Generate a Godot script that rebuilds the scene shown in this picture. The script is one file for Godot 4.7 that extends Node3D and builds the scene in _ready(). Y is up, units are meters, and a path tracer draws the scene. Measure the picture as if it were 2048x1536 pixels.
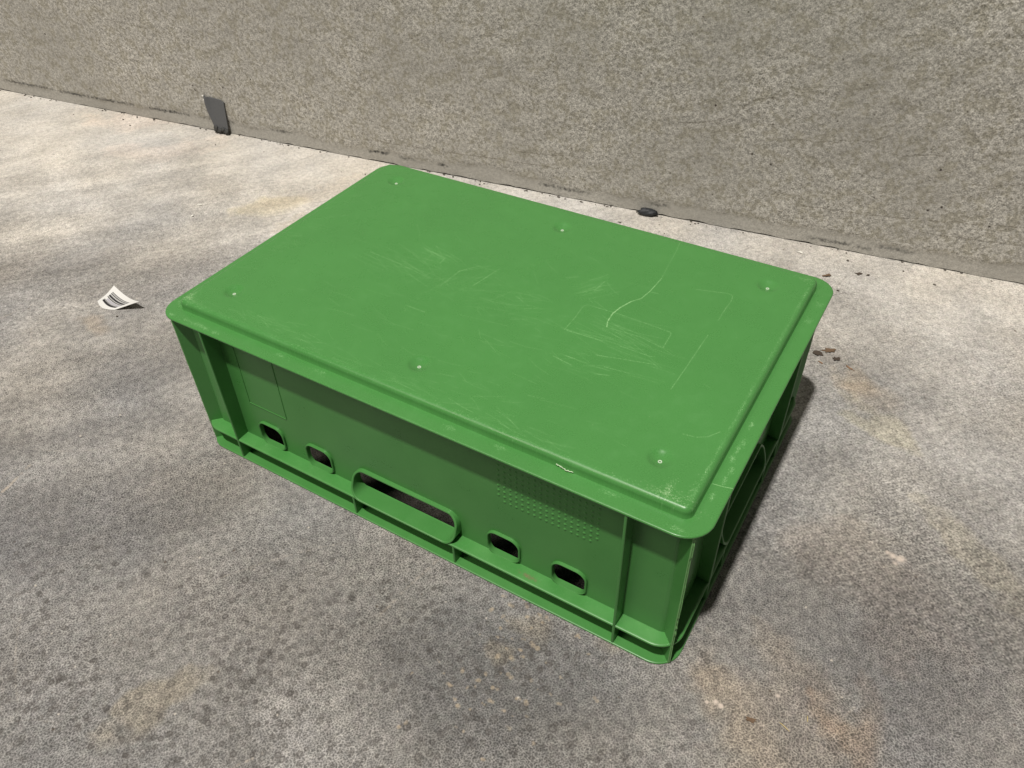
extends Node3D

# An upturned green plastic stacking crate on a concrete floor beside a rough concrete wall.

const IX := 0.2787      # half lengths of the rectangle that every rounded outline of the crate is offset from
const IZ := 0.1742
const RX := 0.2747      # the same for the rim that stands on the floor
const WALL_D := 0.0058  # offset of the outer face of the walls
const TOP_Y := 0.2018
const FLANGE_Y := 0.1910

var M := {}
var rng := RandomNumberGenerator.new()


func _ready() -> void:
	camera_and_light()
	rng.seed = 71
	materials()
	build_floor()
	build_wall()
	build_crate()
	build_small_things()


# ------------------------------------------------------------------ camera, light, exposure
func camera_and_light() -> void:
	var cam := Camera3D.new()
	cam.name = "camera"
	cam.position = Vector3(0.37758, 0.67576, 0.57618)
	cam.rotation = Vector3(-0.72336, 0.56394, -0.03228)
	cam.fov = 51.99
	cam.near = 0.02
	cam.far = 60.0
	add_child(cam)
	cam.current = true
	var env := Environment.new()
	env.background_mode = Environment.BG_COLOR
	env.background_color = Color(0.215, 0.213, 0.208)
	env.background_energy_multiplier = 1.0
	env.tonemap_mode = Environment.TONE_MAPPER_LINEAR
	env.tonemap_exposure = 1.0
	env.sdfgi_enabled = true
	env.ssao_enabled = true
	env.ssil_enabled = true
	var we := WorldEnvironment.new()
	we.name = "environment"
	we.environment = env
	add_child(we)
	# the hall lamp that throws the shadows, high above and in front of the crate
	var lamp := AreaLight3D.new()
	lamp.name = "ceiling_lamp_light"
	lamp.area_size = Vector2(0.30, 0.30)
	lamp.area_normalize_energy = true
	lamp.light_color = Color(1.0, 0.984, 0.957)
	lamp.light_energy = 112.0
	lamp.shadow_enabled = true
	lamp.area_range = 30.0
	lamp.position = Vector3(0.02, 9.0, 3.15)
	lamp.rotation = Vector3(-PI / 2, 0, 0)
	add_child(lamp)
	# the soft light of the other lamps of the hall, on the open side to the left
	var far_lamps := AreaLight3D.new()
	far_lamps.name = "hall_lamps_light"
	far_lamps.area_size = Vector2(3.0, 3.0)
	far_lamps.area_normalize_energy = true
	far_lamps.light_color = Color(1.0, 0.96, 0.90)
	far_lamps.light_energy = 21.0
	far_lamps.shadow_enabled = true
	far_lamps.area_range = 30.0
	far_lamps.position = Vector3(-3.0, 7.0, 5.0)
	far_lamps.transform = far_lamps.transform.looking_at(Vector3.ZERO, Vector3.UP)
	add_child(far_lamps)


# ------------------------------------------------------------------ materials
func plain(c: Color, rough: float, spec := 0.5) -> StandardMaterial3D:
	var m := StandardMaterial3D.new()
	m.albedo_color = c
	m.roughness = rough
	m.metallic_specular = spec
	return m


func lin(r: float, g: float, b: float) -> Color:
	return Color(r, g, b).linear_to_srgb()


func noise(type: int, freq: float, sd: int, fractal := FastNoiseLite.FRACTAL_NONE, oct := 3) -> FastNoiseLite:
	var n := FastNoiseLite.new()
	n.noise_type = type
	n.seed = sd
	n.frequency = freq
	n.fractal_type = fractal
	n.fractal_octaves = oct
	return n


func grid(n: FastNoiseLite, w: int, h: int, px: float, x0: float, y0: float) -> PackedByteArray:
	# the noise n (its frequency is per metre) over a grid of w by h points px apart, as bytes
	var c: FastNoiseLite = n.duplicate()
	c.frequency = n.frequency * px
	c.offset = Vector3(x0 / px, y0 / px, 0)
	var im := c.get_image(w, h, false, false, false)
	im.convert(Image.FORMAT_L8)
	return im.get_data()


const GREEN := Color(0.065, 0.227, 0.055)   # linear


func materials() -> void:
	var g := GREEN.linear_to_srgb()
	M.green = plain(g, 0.44, 0.45)
	# faint cloudiness and fine grain of moulded plastic
	var n := noise(FastNoiseLite.TYPE_SIMPLEX_SMOOTH, 14.0, 5, FastNoiseLite.FRACTAL_FBM, 5)
	var a := grid(n, 512, 512, 0.001, 0, 0)
	var fine := grid(noise(FastNoiseLite.TYPE_SIMPLEX, 420.0, 8), 512, 512, 0.001, 0, 0)
	var out := PackedByteArray()
	out.resize(512 * 512 * 3)
	var rough := PackedByteArray()
	rough.resize(512 * 512)
	for i in 512 * 512:
		var v := 246.0 + (a[i] - 128) * 0.07 + (fine[i] - 128) * 0.03
		out[i * 3] = clampi(int(v + (a[i] - 128) * 0.06), 0, 255)
		out[i * 3 + 1] = clampi(int(v), 0, 255)
		out[i * 3 + 2] = clampi(int(v + (a[i] - 128) * 0.05), 0, 255)
		rough[i] = clampi(int(196 + (a[i] - 128) * 0.45 + (fine[i] - 128) * 0.12), 0, 255)
	M.green.albedo_texture = tex(out, 512, 512, Image.FORMAT_RGB8)
	M.green.roughness_texture = tex(rough, 512, 512, Image.FORMAT_L8)
	M.green.roughness = 0.44
	M.green.uv1_triplanar = true
	M.green.uv1_scale = Vector3(2.0, 2.0, 2.0)
	M.white_gate = plain(lin(0.52, 0.60, 0.48), 0.5)
	M.edge_worn = plain(lin(0.13, 0.30, 0.10), 0.6)
	M.shaving = plain(lin(0.50, 0.62, 0.42), 0.5)


func tex(data: PackedByteArray, w: int, h: int, f: int) -> ImageTexture:
	return ImageTexture.create_from_image(Image.create_from_data(w, h, false, f, data))


# ------------------------------------------------------------------ nodes
func thing(called: String, label: String, category: String, at := Vector3.ZERO, turn := 0.0) -> Node3D:
	var o := Node3D.new()
	o.name = called
	add_child(o, true)
	o.position = at
	o.rotation.y = turn
	o.set_meta("label", label)
	o.set_meta("category", category)
	return o


func part(called: String, st: SurfaceTool, m: Material, parent: Node) -> MeshInstance3D:
	var o := MeshInstance3D.new()
	o.name = called
	o.mesh = st.commit()
	o.mesh.surface_set_material(0, m)
	parent.add_child(o, true)
	return o


func single(called: String, st: SurfaceTool, m: Material, label: String, category: String, group := "") -> MeshInstance3D:
	var o := part(called, st, m, self)
	o.set_meta("label", label)
	o.set_meta("category", category)
	if group:
		o.set_meta("group", group)
	return o


func begin() -> SurfaceTool:
	var st := SurfaceTool.new()
	st.begin(Mesh.PRIMITIVE_TRIANGLES)
	return st


func done(st: SurfaceTool) -> SurfaceTool:
	st.generate_normals()
	return st


func vert(st: SurfaceTool, p: Vector3) -> void:
	st.set_uv(Vector2((p.x + 0.306) / 0.612, (p.z + 0.202) / 0.404))
	st.add_vertex(p)


func quad(st: SurfaceTool, a: Vector3, b: Vector3, c: Vector3, d: Vector3) -> void:
	# clockwise seen from the front
	vert(st, a); vert(st, b); vert(st, c)
	vert(st, a); vert(st, c); vert(st, d)


func tri_to(st: SurfaceTool, a: Vector3, b: Vector3, c: Vector3, n: Vector3) -> void:
	# a triangle turned so that its front looks along n
	if (c - a).cross(b - a).dot(n) < 0.0:
		var t := b
		b = c
		c = t
	vert(st, a); vert(st, b); vert(st, c)


func quad_to(st: SurfaceTool, a: Vector3, b: Vector3, c: Vector3, d: Vector3, n: Vector3) -> void:
	tri_to(st, a, b, c, n)
	tri_to(st, a, c, d, n)


func box(st: SurfaceTool, lo: Vector3, hi: Vector3, bev := 0.0) -> void:
	# a box with its edges chamfered
	st.set_smooth_group(-1)
	var mid := (lo + hi) / 2
	var h := (hi - lo) / 2
	var b: float = minf(bev, minf(h.x, minf(h.y, h.z)) * 0.9)
	for ax in 3:
		for s in [-1.0, 1.0]:
			var u := (ax + 1) % 3
			var w := (ax + 2) % 3
			var pts := []
			for k in [[-1, -1], [1, -1], [1, 1], [-1, 1]]:
				var p := Vector3.ZERO
				p[ax] = s * h[ax]
				p[u] = k[0] * (h[u] - b)
				p[w] = k[1] * (h[w] - b)
				pts.append(mid + p)
			var n := Vector3.ZERO
			n[ax] = s
			quad_to(st, pts[0], pts[1], pts[2], pts[3], n)
	if b <= 0.0:
		return
	for ax in 3:
		var u := (ax + 1) % 3
		var w := (ax + 2) % 3
		for su in [-1.0, 1.0]:
			for sw in [-1.0, 1.0]:
				var pts := []
				for k in [[-1, 0], [1, 0], [1, 1], [-1, 1]]:
					var p := Vector3.ZERO
					p[ax] = k[0] * (h[ax] - b)
					p[u] = su * (h[u] - (0.0 if k[1] == 0 else b))
					p[w] = sw * (h[w] - (b if k[1] == 0 else 0.0))
					pts.append(mid + p)
				var n := Vector3.ZERO
				n[u] = su
				n[w] = sw
				quad_to(st, pts[0], pts[1], pts[2], pts[3], n)
	for sx in [-1.0, 1.0]:
		for sy in [-1.0, 1.0]:
			for sz in [-1.0, 1.0]:
				tri_to(st, mid + Vector3(sx * h.x, sy * (h.y - b), sz * (h.z - b)), mid + Vector3(sx * (h.x - b), sy * h.y, sz * (h.z - b)), mid + Vector3(sx * (h.x - b), sy * (h.y - b), sz * h.z), Vector3(sx, sy, sz))


# outline of a rectangle offset outwards by d: the straight sides have nx and nz pieces, each corner k
func outline(ix: float, iz: float, d: float, nx: int, nz: int, k: int) -> PackedVector2Array:
	var o := PackedVector2Array()
	var corner := [Vector2(ix, iz), Vector2(-ix, iz), Vector2(-ix, -iz), Vector2(ix, -iz)]
	for c in 4:
		for j in k + 1:
			var a: float = PI / 2 * (c + float(j) / k)
			o.append(corner[c] + Vector2(cos(a), sin(a)) * d)
		var n := nx if c % 2 == 0 else nz
		var out := Vector2(cos(PI / 2 * (c + 1)), sin(PI / 2 * (c + 1))) * d
		for j in range(1, n):
			o.append(corner[c].lerp(corner[(c + 1) % 4], float(j) / n) + out)
	return o


# rows: Vector3(offset, y, 1 where the edge is sharp)
func sweep(st: SurfaceTool, ix: float, iz: float, rows: Array, nx: int, nz: int, k: int, group := 1) -> void:
	var before := outline(ix, iz, rows[0].x, nx, nz, k)
	for r in range(1, rows.size()):
		if rows[r - 1].z > 0:
			group += 1
		st.set_smooth_group(group)
		var now := outline(ix, iz, rows[r].x, nx, nz, k)
		var y0: float = rows[r - 1].y
		var y1: float = rows[r].y
		for i in now.size():
			var j := (i + 1) % now.size()
			var a := Vector3(before[i].x, y0, before[i].y)
			var b := Vector3(before[j].x, y0, before[j].y)
			var c := Vector3(now[j].x, y1, now[j].y)
			var d := Vector3(now[i].x, y1, now[i].y)
			if b.distance_squared_to(c) < 1e-14 and a.distance_squared_to(d) < 1e-14:
				continue
			if a.distance_squared_to(b) > 1e-12:
				vert(st, a); vert(st, b); vert(st, c)
			if c.distance_squared_to(d) > 1e-12:
				vert(st, a); vert(st, c); vert(st, d)
		before = now


# a point on one side of the crate: u along the side, v up, w out from the middle
func on_side(side: int, u: float, v: float, w: float) -> Vector3:
	match side:
		0: return Vector3(u, v, w)
		1: return Vector3(-u, v, -w)
		2: return Vector3(w, v, -u)
	return Vector3(-w, v, u)


# the walls lean out a little towards the rim
func draft(v: float) -> float:
	return 0.0035 * (1.0 - v / 0.19)


func rounded(hw: float, hh: float, r: float, k: int) -> Array:
	# [points, outward directions] of a rounded rectangle, starting at the bottom middle, counter-clockwise
	var p := PackedVector2Array([Vector2(0, -hh)])
	var d := PackedVector2Array([Vector2(0, -1)])
	for c in 4:
		var o: Vector2 = [Vector2(hw - r, -hh + r), Vector2(hw - r, hh - r), Vector2(-hw + r, hh - r), Vector2(-hw + r, -hh + r)][c]
		for j in k + 1:
			var a: float = -PI / 2 + PI / 2 * (c + float(j) / k)
			p.append(o + Vector2(cos(a), sin(a)) * r)
			d.append(Vector2(cos(a), sin(a)))
		if c == 1:
			p.append(Vector2(0, hh))
			d.append(Vector2(0, 1))
	return [p, d]


# a wall with rounded holes: cut into pieces at the middle of each hole, so that no piece has a hole in it
func panel(st: SurfaceTool, side: int, u0: float, u1: float, v0: float, v1: float, w: float, thick: float, holes: Array) -> void:
	st.set_smooth_group(-1)
	for i in holes.size() + 1:
		var poly := PackedVector2Array()
		if i == 0:
			poly.append(Vector2(u0, v0))
			poly.append(Vector2(u0, v1))
		else:
			var h: Dictionary = holes[i - 1]
			var pts: PackedVector2Array = rounded(h.hw, h.hh, h.r, 6)[0]
			var half: int = 2 + 6 * 2 + 2
			poly.append(Vector2(h.u, v0))
			for q in half:
				poly.append(Vector2(h.u, h.v) + pts[q])
			poly.append(Vector2(h.u, v1))
		if i == holes.size():
			poly.append(Vector2(u1, v1))
			poly.append(Vector2(u1, v0))
		else:
			var h: Dictionary = holes[i]
			var pts: PackedVector2Array = rounded(h.hw, h.hh, h.r, 6)[0]
			var half: int = 2 + 6 * 2 + 1
			poly.append(Vector2(h.u, v1))
			for q in range(half, pts.size()):
				poly.append(Vector2(h.u, h.v) + pts[q])
			poly.append(Vector2(h.u, h.v) + pts[0])
			poly.append(Vector2(h.u, v0))
		var idx := Geometry2D.triangulate_polygon(poly)
		var n := on_side(side, 0, 0, 1)
		for t in range(0, idx.size(), 3):
			for face in 2:
				var ww := (w if face == 0 else w - thick)
				var at := []
				for k in 3:
					var q := poly[idx[t + k]]
					at.append(on_side(side, q.x, q.y, ww + draft(q.y)))
				tri_to(st, at[0], at[1], at[2], n if face == 0 else -n)
	for h in holes:
		var rr := rounded(h.hw, h.hh, h.r, 6)
		for q in rr[0].size():
			var a: Vector2 = Vector2(h.u, h.v) + rr[0][q]
			var b: Vector2 = Vector2(h.u, h.v) + rr[0][(q + 1) % rr[0].size()]
			quad_to(st, on_side(side, a.x, a.y, w + draft(a.y)), on_side(side, b.x, b.y, w + draft(b.y)), on_side(side, b.x, b.y, w - thick + draft(b.y)), on_side(side, a.x, a.y, w - thick + draft(a.y)), on_side(side, -rr[1][q].x, -rr[1][q].y, 0))


# the raised rim round a hole; hw, hh, r belong to its inner edge
func frame_ring(st: SurfaceTool, side: int, h: Dictionary, t: float, w0: float, w1: float, low := 0.0) -> void:
	# a handle's rim slants: at the ledge below it stands out as far as low
	var e := 0.0007
	var sec := [Vector2(t, w0), Vector2(t, w1 - e), Vector2(t - e, w1), Vector2(e, w1), Vector2(0, w1 - e), Vector2(0, w0)]
	var slant := func(v: float, w: float) -> float:
		return w if low == 0.0 or w < w1 - e - 0.0001 else w + (low - w1) * clampf((h.v + h.hh - v) / (2.0 * h.hh + 0.001), 0.0, 1.0)
	var rr := rounded(h.hw, h.hh, h.r, 8)
	var n: int = rr[0].size()
	for s in sec.size() - 1:
		st.set_smooth_group(10 + s)
		for q in n:
			var q2 := (q + 1) % n
			var pts := []
			for k in [[q, s], [q2, s], [q2, s + 1], [q, s + 1]]:
				var uv: Vector2 = Vector2(h.u, h.v) + rr[0][k[0]] + rr[1][k[0]] * sec[k[1]].x
				pts.append(on_side(side, uv.x, uv.y, slant.call(uv.y, sec[k[1]].y)))
			var dn: Vector2 = Vector2(sec[s + 1].y - sec[s].y, -(sec[s + 1].x - sec[s].x))
			var out: Vector2 = rr[1][q]
			quad_to(st, pts[0], pts[1], pts[2], pts[3], on_side(side, out.x * dn.x, out.y * dn.x, dn.y))


func ball(st: SurfaceTool, at: Vector3, rad: Vector3, rings: int, segs: int, n: FastNoiseLite = null, amp := 0.0) -> void:
	st.set_smooth_group(1)
	var f := func(i: int, j: int) -> Vector3:
		var a: float = PI * i / rings
		var b: float = TAU * (j % segs) / segs
		var d := Vector3(sin(a) * cos(b), cos(a), sin(a) * sin(b))
		var r := 1.0
		if n:
			r += amp * n.get_noise_3d(d.x, d.y, d.z)
		return at + d * rad * r
	for i in rings:
		for j in segs:
			var a: Vector3 = f.call(i, j)
			var b: Vector3 = f.call(i, j + 1)
			var c: Vector3 = f.call(i + 1, j + 1)
			var d: Vector3 = f.call(i + 1, j)
			if i > 0:
				tri_to(st, a, b, c, (a + c) / 2 - at)
			if i < rings - 1:
				tri_to(st, a, c, d, (a + c) / 2 - at)


func tube(st: SurfaceTool, pts: Array, rad: float, segs := 6) -> void:
	st.set_smooth_group(1)
	var rows := []
	for i in pts.size():
		var t: Vector3 = (pts[mini(i + 1, pts.size() - 1)] - pts[maxi(i - 1, 0)]).normalized()
		var u := t.cross(Vector3(0.13, 0.9, 0.31)).normalized()
		var w := t.cross(u)
		var row := []
		var r := rad * (0.25 if i == 0 or i == pts.size() - 1 else 1.0)
		for j in segs:
			row.append(pts[i] + (u * cos(TAU * j / segs) + w * sin(TAU * j / segs)) * r)
		rows.append(row)
	for i in rows.size() - 1:
		for j in segs:
			var k := (j + 1) % segs
			quad_to(st, rows[i][j], rows[i][k], rows[i + 1][k], rows[i + 1][j], (rows[i][j] + rows[i][k]) / 2 - pts[i])


# ------------------------------------------------------------------ the floor
const FX0 := -1.75
const FX1 := 1.01
const FZ0 := -0.70
const FZ1 := 1.37
const LOW := 0.0045   # step of the coarse map

var floor_pale: Image
var floor_tint: Image


func blot(v: Vector2, at: Vector2, r: Vector2, turn: float) -> float:
	var d := (v - at).rotated(-turn) / r
	return maxf(0.0, 1.0 - d.length())


func coarse_floor() -> void:
	var w := int((FX1 - FX0) / LOW)
	var h := int((FZ1 - FZ0) / LOW)
	var big := noise(FastNoiseLite.TYPE_SIMPLEX_SMOOTH, 2.6, 21, FastNoiseLite.FRACTAL_FBM, 5)
	var streak := noise(FastNoiseLite.TYPE_SIMPLEX_SMOOTH, 1.0, 22, FastNoiseLite.FRACTAL_FBM, 4)
	var warm := noise(FastNoiseLite.TYPE_SIMPLEX_SMOOTH, 3.4, 23, FastNoiseLite.FRACTAL_FBM, 4)
	var patch := noise(FastNoiseLite.TYPE_SIMPLEX_SMOOTH, 11.0, 24, FastNoiseLite.FRACTAL_FBM, 4)
	var pale := PackedByteArray()
	pale.resize(w * h)
	var tint := PackedByteArray()
	tint.resize(w * h * 3)
	# stains seen on the floor: place, half size, turn, colour change, strength
	var stains := [
		[Vector2(-0.090, 0.460), Vector2(0.016, 0.045), 0.5, Vector3(1.22, 1.10, 0.86), 0.9],
		[Vector2(0.402, 0.185), Vector2(0.075, 0.060), 0.3, Vector3(1.25, 1.08, 0.88), 0.75],
		[Vector2(0.372, 0.225), Vector2(0.055, 0.030), 0.8, Vector3(1.22, 1.12, 0.94), 0.6],
		[Vector2(0.440, 0.165), Vector2(0.022, 0.050), 0.2, Vector3(1.32, 1.03, 0.76), 0.75],
		[Vector2(0.160, 0.214), Vector2(0.024, 0.014), 0.4, Vector3(1.32, 1.20, 0.98), 0.9],
		[Vector2(0.150, 0.254), Vector2(0.012, 0.010), 0.0, Vector3(1.36, 1.22, 0.98), 0.9],
		[Vector2(0.259, 0.184), Vector2(0.035, 0.014), -0.2, Vector3(1.34, 1.20, 0.94), 0.9],
		[Vector2(0.340, -0.298), Vector2(0.030, 0.022), 0.3, Vector3(1.12, 0.98, 0.80), 1.0],
		[Vector2(0.372, -0.280), Vector2(0.030, 0.030), 0.3, Vector3(1.10, 1.00, 0.86), 0.8],
		[Vector2(0.400, -0.236), Vector2(0.055, 0.018), 0.5, Vector3(1.14, 1.10, 0.88), 1.0],
		[Vector2(-0.628, 0.115), Vector2(0.030, 0.020), 0.2, Vector3(1.16, 1.02, 0.86), 1.0],
		[Vector2(-1.160, -0.425), Vector2(0.130, 0.060), -0.6, Vector3(1.06, 0.96, 0.90), 1.0],
		[Vector2(-1.020, -0.330), Vector2(0.110, 0.050), -0.6, Vector3(1.06, 0.97, 0.92), 0.9],
		[Vector2(-0.640, -0.256), Vector2(0.060, 0.035), -0.9, Vector3(1.08, 1.03, 0.84), 1.0],
		[Vector2(-0.545, -0.250), Vector2(0.045, 0.020), -0.9, Vector3(0.84, 0.80, 0.72), 1.0],
		[Vector2(-0.600, -0.330), Vector2(0.110, 0.030), -1.0, Vector3(0.90, 0.86, 0.80), 1.0],
		[Vector2(0.440, 0.020), Vector2(0.090, 0.050), 0.4, Vector3(0.96, 0.88, 0.82), 0.9],
		[Vector2(0.520, -0.070), Vector2(0.070, 0.020), 0.9, Vector3(1.10, 1.05, 0.88), 0.9],
		[Vector2(0.300, 0.020), Vector2(0.060, 0.080), 0.2, Vector3(1.12, 1.12, 1.13), 1.0],
		[Vector2(0.330, -0.060), Vector2(0.060, 0.100), 0.2, Vector3(1.10, 1.10, 1.11), 1.0],
		[Vector2(0.300, 0.110), Vector2(0.050, 0.060), 0.2, Vector3(0.86, 0.87, 0.89), 0.9],
		[Vector2(0.500, 0.180), Vector2(0.100, 0.100), 0.2, Vector3(0.88, 0.88, 0.90), 0.9],
		[Vector2(-0.150, 0.300), Vector2(0.140, 0.080), 0.5, Vector3(0.90, 0.88, 0.86), 0.9],
		[Vector2(-0.430, 0.060), Vector2(0.150, 0.060), -0.9, Vector3(0.45, 0.45, 0.47), 1.0],
		[Vector2(-0.600, -0.060), Vector2(0.160, 0.050), -0.9, Vector3(0.55, 0.54, 0.55), 1.0],
		[Vector2(-0.860, 0.090), Vector2(0.170, 0.050), -0.9, Vector3(0.60, 0.58, 0.57), 1.0],
		[Vector2(0.150, 0.290), Vector2(0.150, 0.075), -0.5, Vector3(0.42, 0.43, 0.46), 1.0],
		[Vector2(-0.300, 0.330), Vector2(0.130, 0.060), -0.6, Vector3(0.55, 0.54, 0.55), 1.0],
		[Vector2(0.480, 0.060), Vector2(0.120, 0.080), -0.3, Vector3(0.52, 0.52, 0.54), 1.0],
		[Vector2(0.070, 0.400), Vector2(0.090, 0.050), 0.4, Vector3(1.45, 1.45, 1.45), 1.0],
		[Vector2(-0.020, 0.360), Vector2(0.090, 0.060), 0.5, Vector3(1.08, 1.08, 1.09), 0.9],
	]
	for j in h:
		for i in w:
			var x := FX0 + (i + 0.5) * LOW
			var z := FZ0 + (j + 0.5) * LOW
			# long curved sweeps of a broom or a mop: noise drawn out along arcs round a far point
			var fx := x + 2.6
			var fz := z + 1.5
			var rad := sqrt(fx * fx + fz * fz)
			var ang := atan2(fz, fx)
			var s := streak.get_noise_2d(rad * 16.0, ang * 5.5)
			var b := big.get_noise_2d(x, z)
			var p := patch.get_noise_2d(x, z)
			var q := z + 0.30 * x
			var left := clampf(-x * 1.1, 0.0, 1.0)
			var v := 0.27 - q * 1.22 + b * 0.18 + s * (0.06 + 0.13 * left) + p * 0.08
			pale[j * w + i] = clampi(int(clampf(v, 0.0, 1.0) * 235.0) + 10, 0, 255)
			var t := warm.get_noise_2d(x, z)
			var k := Vector3(1.0 + t * 0.018, 1.0 + t * 0.004, 1.0 - t * 0.022)
			k *= 1.0 + 0.08 * p + 0.06 * b + 0.05 * s * left
			for st in stains:
				var f: float = blot(Vector2(x + p * 0.03 + b * 0.02, z + t * 0.04), st[0], st[1] * 1.25, st[2])
				if f > 0.0:
					f = clampf(f * 2.0 + p * 1.3, 0.0, 1.0) * st[4] * 0.24
					k *= Vector3.ONE.lerp(st[3], f)
			tint[(j * w + i) * 3] = clampi(int(k.x * 128), 0, 255)
			tint[(j * w + i) * 3 + 1] = clampi(int(k.y * 128), 0, 255)
			tint[(j * w + i) * 3 + 2] = clampi(int(k.z * 128), 0, 255)
	floor_pale = Image.create_from_data(w, h, false, Image.FORMAT_L8, pale)
	floor_tint = Image.create_from_data(w, h, false, Image.FORMAT_RGB8, tint)


func floor_patch(x0: float, z0: float, x1: float, z1: float, w: int) -> StandardMaterial3D:
	var px := (x1 - x0) / w
	var h := int(round((z1 - z0) / px))
	var region := Rect2i(int((x0 - FX0) / LOW), int((z0 - FZ0) / LOW), int((x1 - x0) / LOW), int((z1 - z0) / LOW))
	var pi := floor_pale.get_region(region)
	pi.resize(w, h, Image.INTERPOLATE_CUBIC)
	var ti := floor_tint.get_region(region)
	ti.resize(w, h, Image.INTERPOLATE_CUBIC)
	var pb := pi.get_data()
	var tb := ti.get_data()
	# worn net of light lines on darker cells, speckle, and dust that lies in flecks
	var net := grid(noise(FastNoiseLite.TYPE_SIMPLEX, 230.0, 31, FastNoiseLite.FRACTAL_RIDGED, 2), w, h, px, x0, z0)
	var speck := grid(noise(FastNoiseLite.TYPE_SIMPLEX, 520.0, 32), w, h, px, x0, z0)
	var fleck := grid(noise(FastNoiseLite.TYPE_SIMPLEX, 70.0, 33, FastNoiseLite.FRACTAL_FBM, 4), w, h, px, x0, z0)
	var zone := grid(noise(FastNoiseLite.TYPE_SIMPLEX_SMOOTH, 5.0, 34, FastNoiseLite.FRACTAL_FBM, 3), w, h, px, x0, z0)
	var out := PackedByteArray()
	out.resize(w * h * 3)
	for i in w * h:
		var n: float = net[i] - 128.0
		var s: float = speck[i] - 128.0
		var f: float = fleck[i] - 128.0
		var m: float = pb[i] / 255.0 + f * 0.0011 + n * 0.0006
		m = clampf(m, 0.0, 1.0)
		var net_here: float = (0.20 + zone[i] * 0.0016) * (1.0 - 0.72 * m)
		var g: float = 1.0 + (n * net_here * 0.95 + s * (0.19 - 0.10 * m) + f * (0.09 - 0.06 * m)) * 0.0073
		out[i * 3] = clampi(int((118.0 + 76.0 * m) * g * tb[i * 3] * 0.0078125), 0, 255)
		out[i * 3 + 1] = clampi(int((115.5 + 73.5 * m) * g * tb[i * 3 + 1] * 0.0078125), 0, 255)
		out[i * 3 + 2] = clampi(int((113.0 + 68.5 * m) * g * tb[i * 3 + 2] * 0.0078125), 0, 255)
	marks_on_floor(out, w, h, px, x0, z0)
	var mat := plain(Color.WHITE, 0.78, 0.35)
	mat.albedo_texture = tex(out, w, h, Image.FORMAT_RGB8)
	mat.heightmap_enabled = true
	mat.heightmap_scale = 0.035
	mat.heightmap_texture = tex(speck if px > 0.001 else net, w, h, Image.FORMAT_L8)
	mat.texture_repeat = false
	return mat


func dab(out: PackedByteArray, w: int, h: int, cx: float, cy: float, r: float, col: Vector3, a: float, ring := false) -> void:
	# one soft-edged spot (or ring) of colour, in pixels
	var x0 := maxi(0, int(cx - r - 1))
	var x1 := mini(w - 1, int(cx + r + 1))
	var y0 := maxi(0, int(cy - r - 1))
	var y1 := mini(h - 1, int(cy + r + 1))
	for y in range(y0, y1 + 1):
		for x in range(x0, x1 + 1):
			var d := Vector2(x - cx, y - cy).length()
			var f := clampf(r + 0.5 - d, 0.0, 1.0) * a
			if ring:
				f *= clampf(1.0 - absf(d - r * 0.70) / (r * 0.34), 0.28, 1.0)
			if f > 0.0:
				var i := (y * w + x) * 3
				out[i] = int(lerpf(out[i], col.x, f))
				out[i + 1] = int(lerpf(out[i + 1], col.y, f))
				out[i + 2] = int(lerpf(out[i + 2], col.z, f))


func stroke(out: PackedByteArray, w: int, h: int, pts: Array, rad: float, col: Vector3, a: float, rough: float, r: RandomNumberGenerator) -> void:
	# a scratch: short dabs along a line, with gaps where the surface was missed
	for i in pts.size() - 1:
		var p: Vector2 = pts[i]
		var q: Vector2 = pts[i + 1]
		var n := maxi(1, int(p.distance_to(q) / maxf(0.45, rad * 0.8)))
		for k in n:
			var s := r.randf()
			if s < rough * 0.45:
				continue
			var c := p.lerp(q, float(k) / n) + Vector2(r.randf_range(-1, 1), r.randf_range(-1, 1)) * rad * rough * 0.5
			dab(out, w, h, c.x, c.y, rad, col, a * (1.0 - rough * r.randf() * 0.8))


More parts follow.
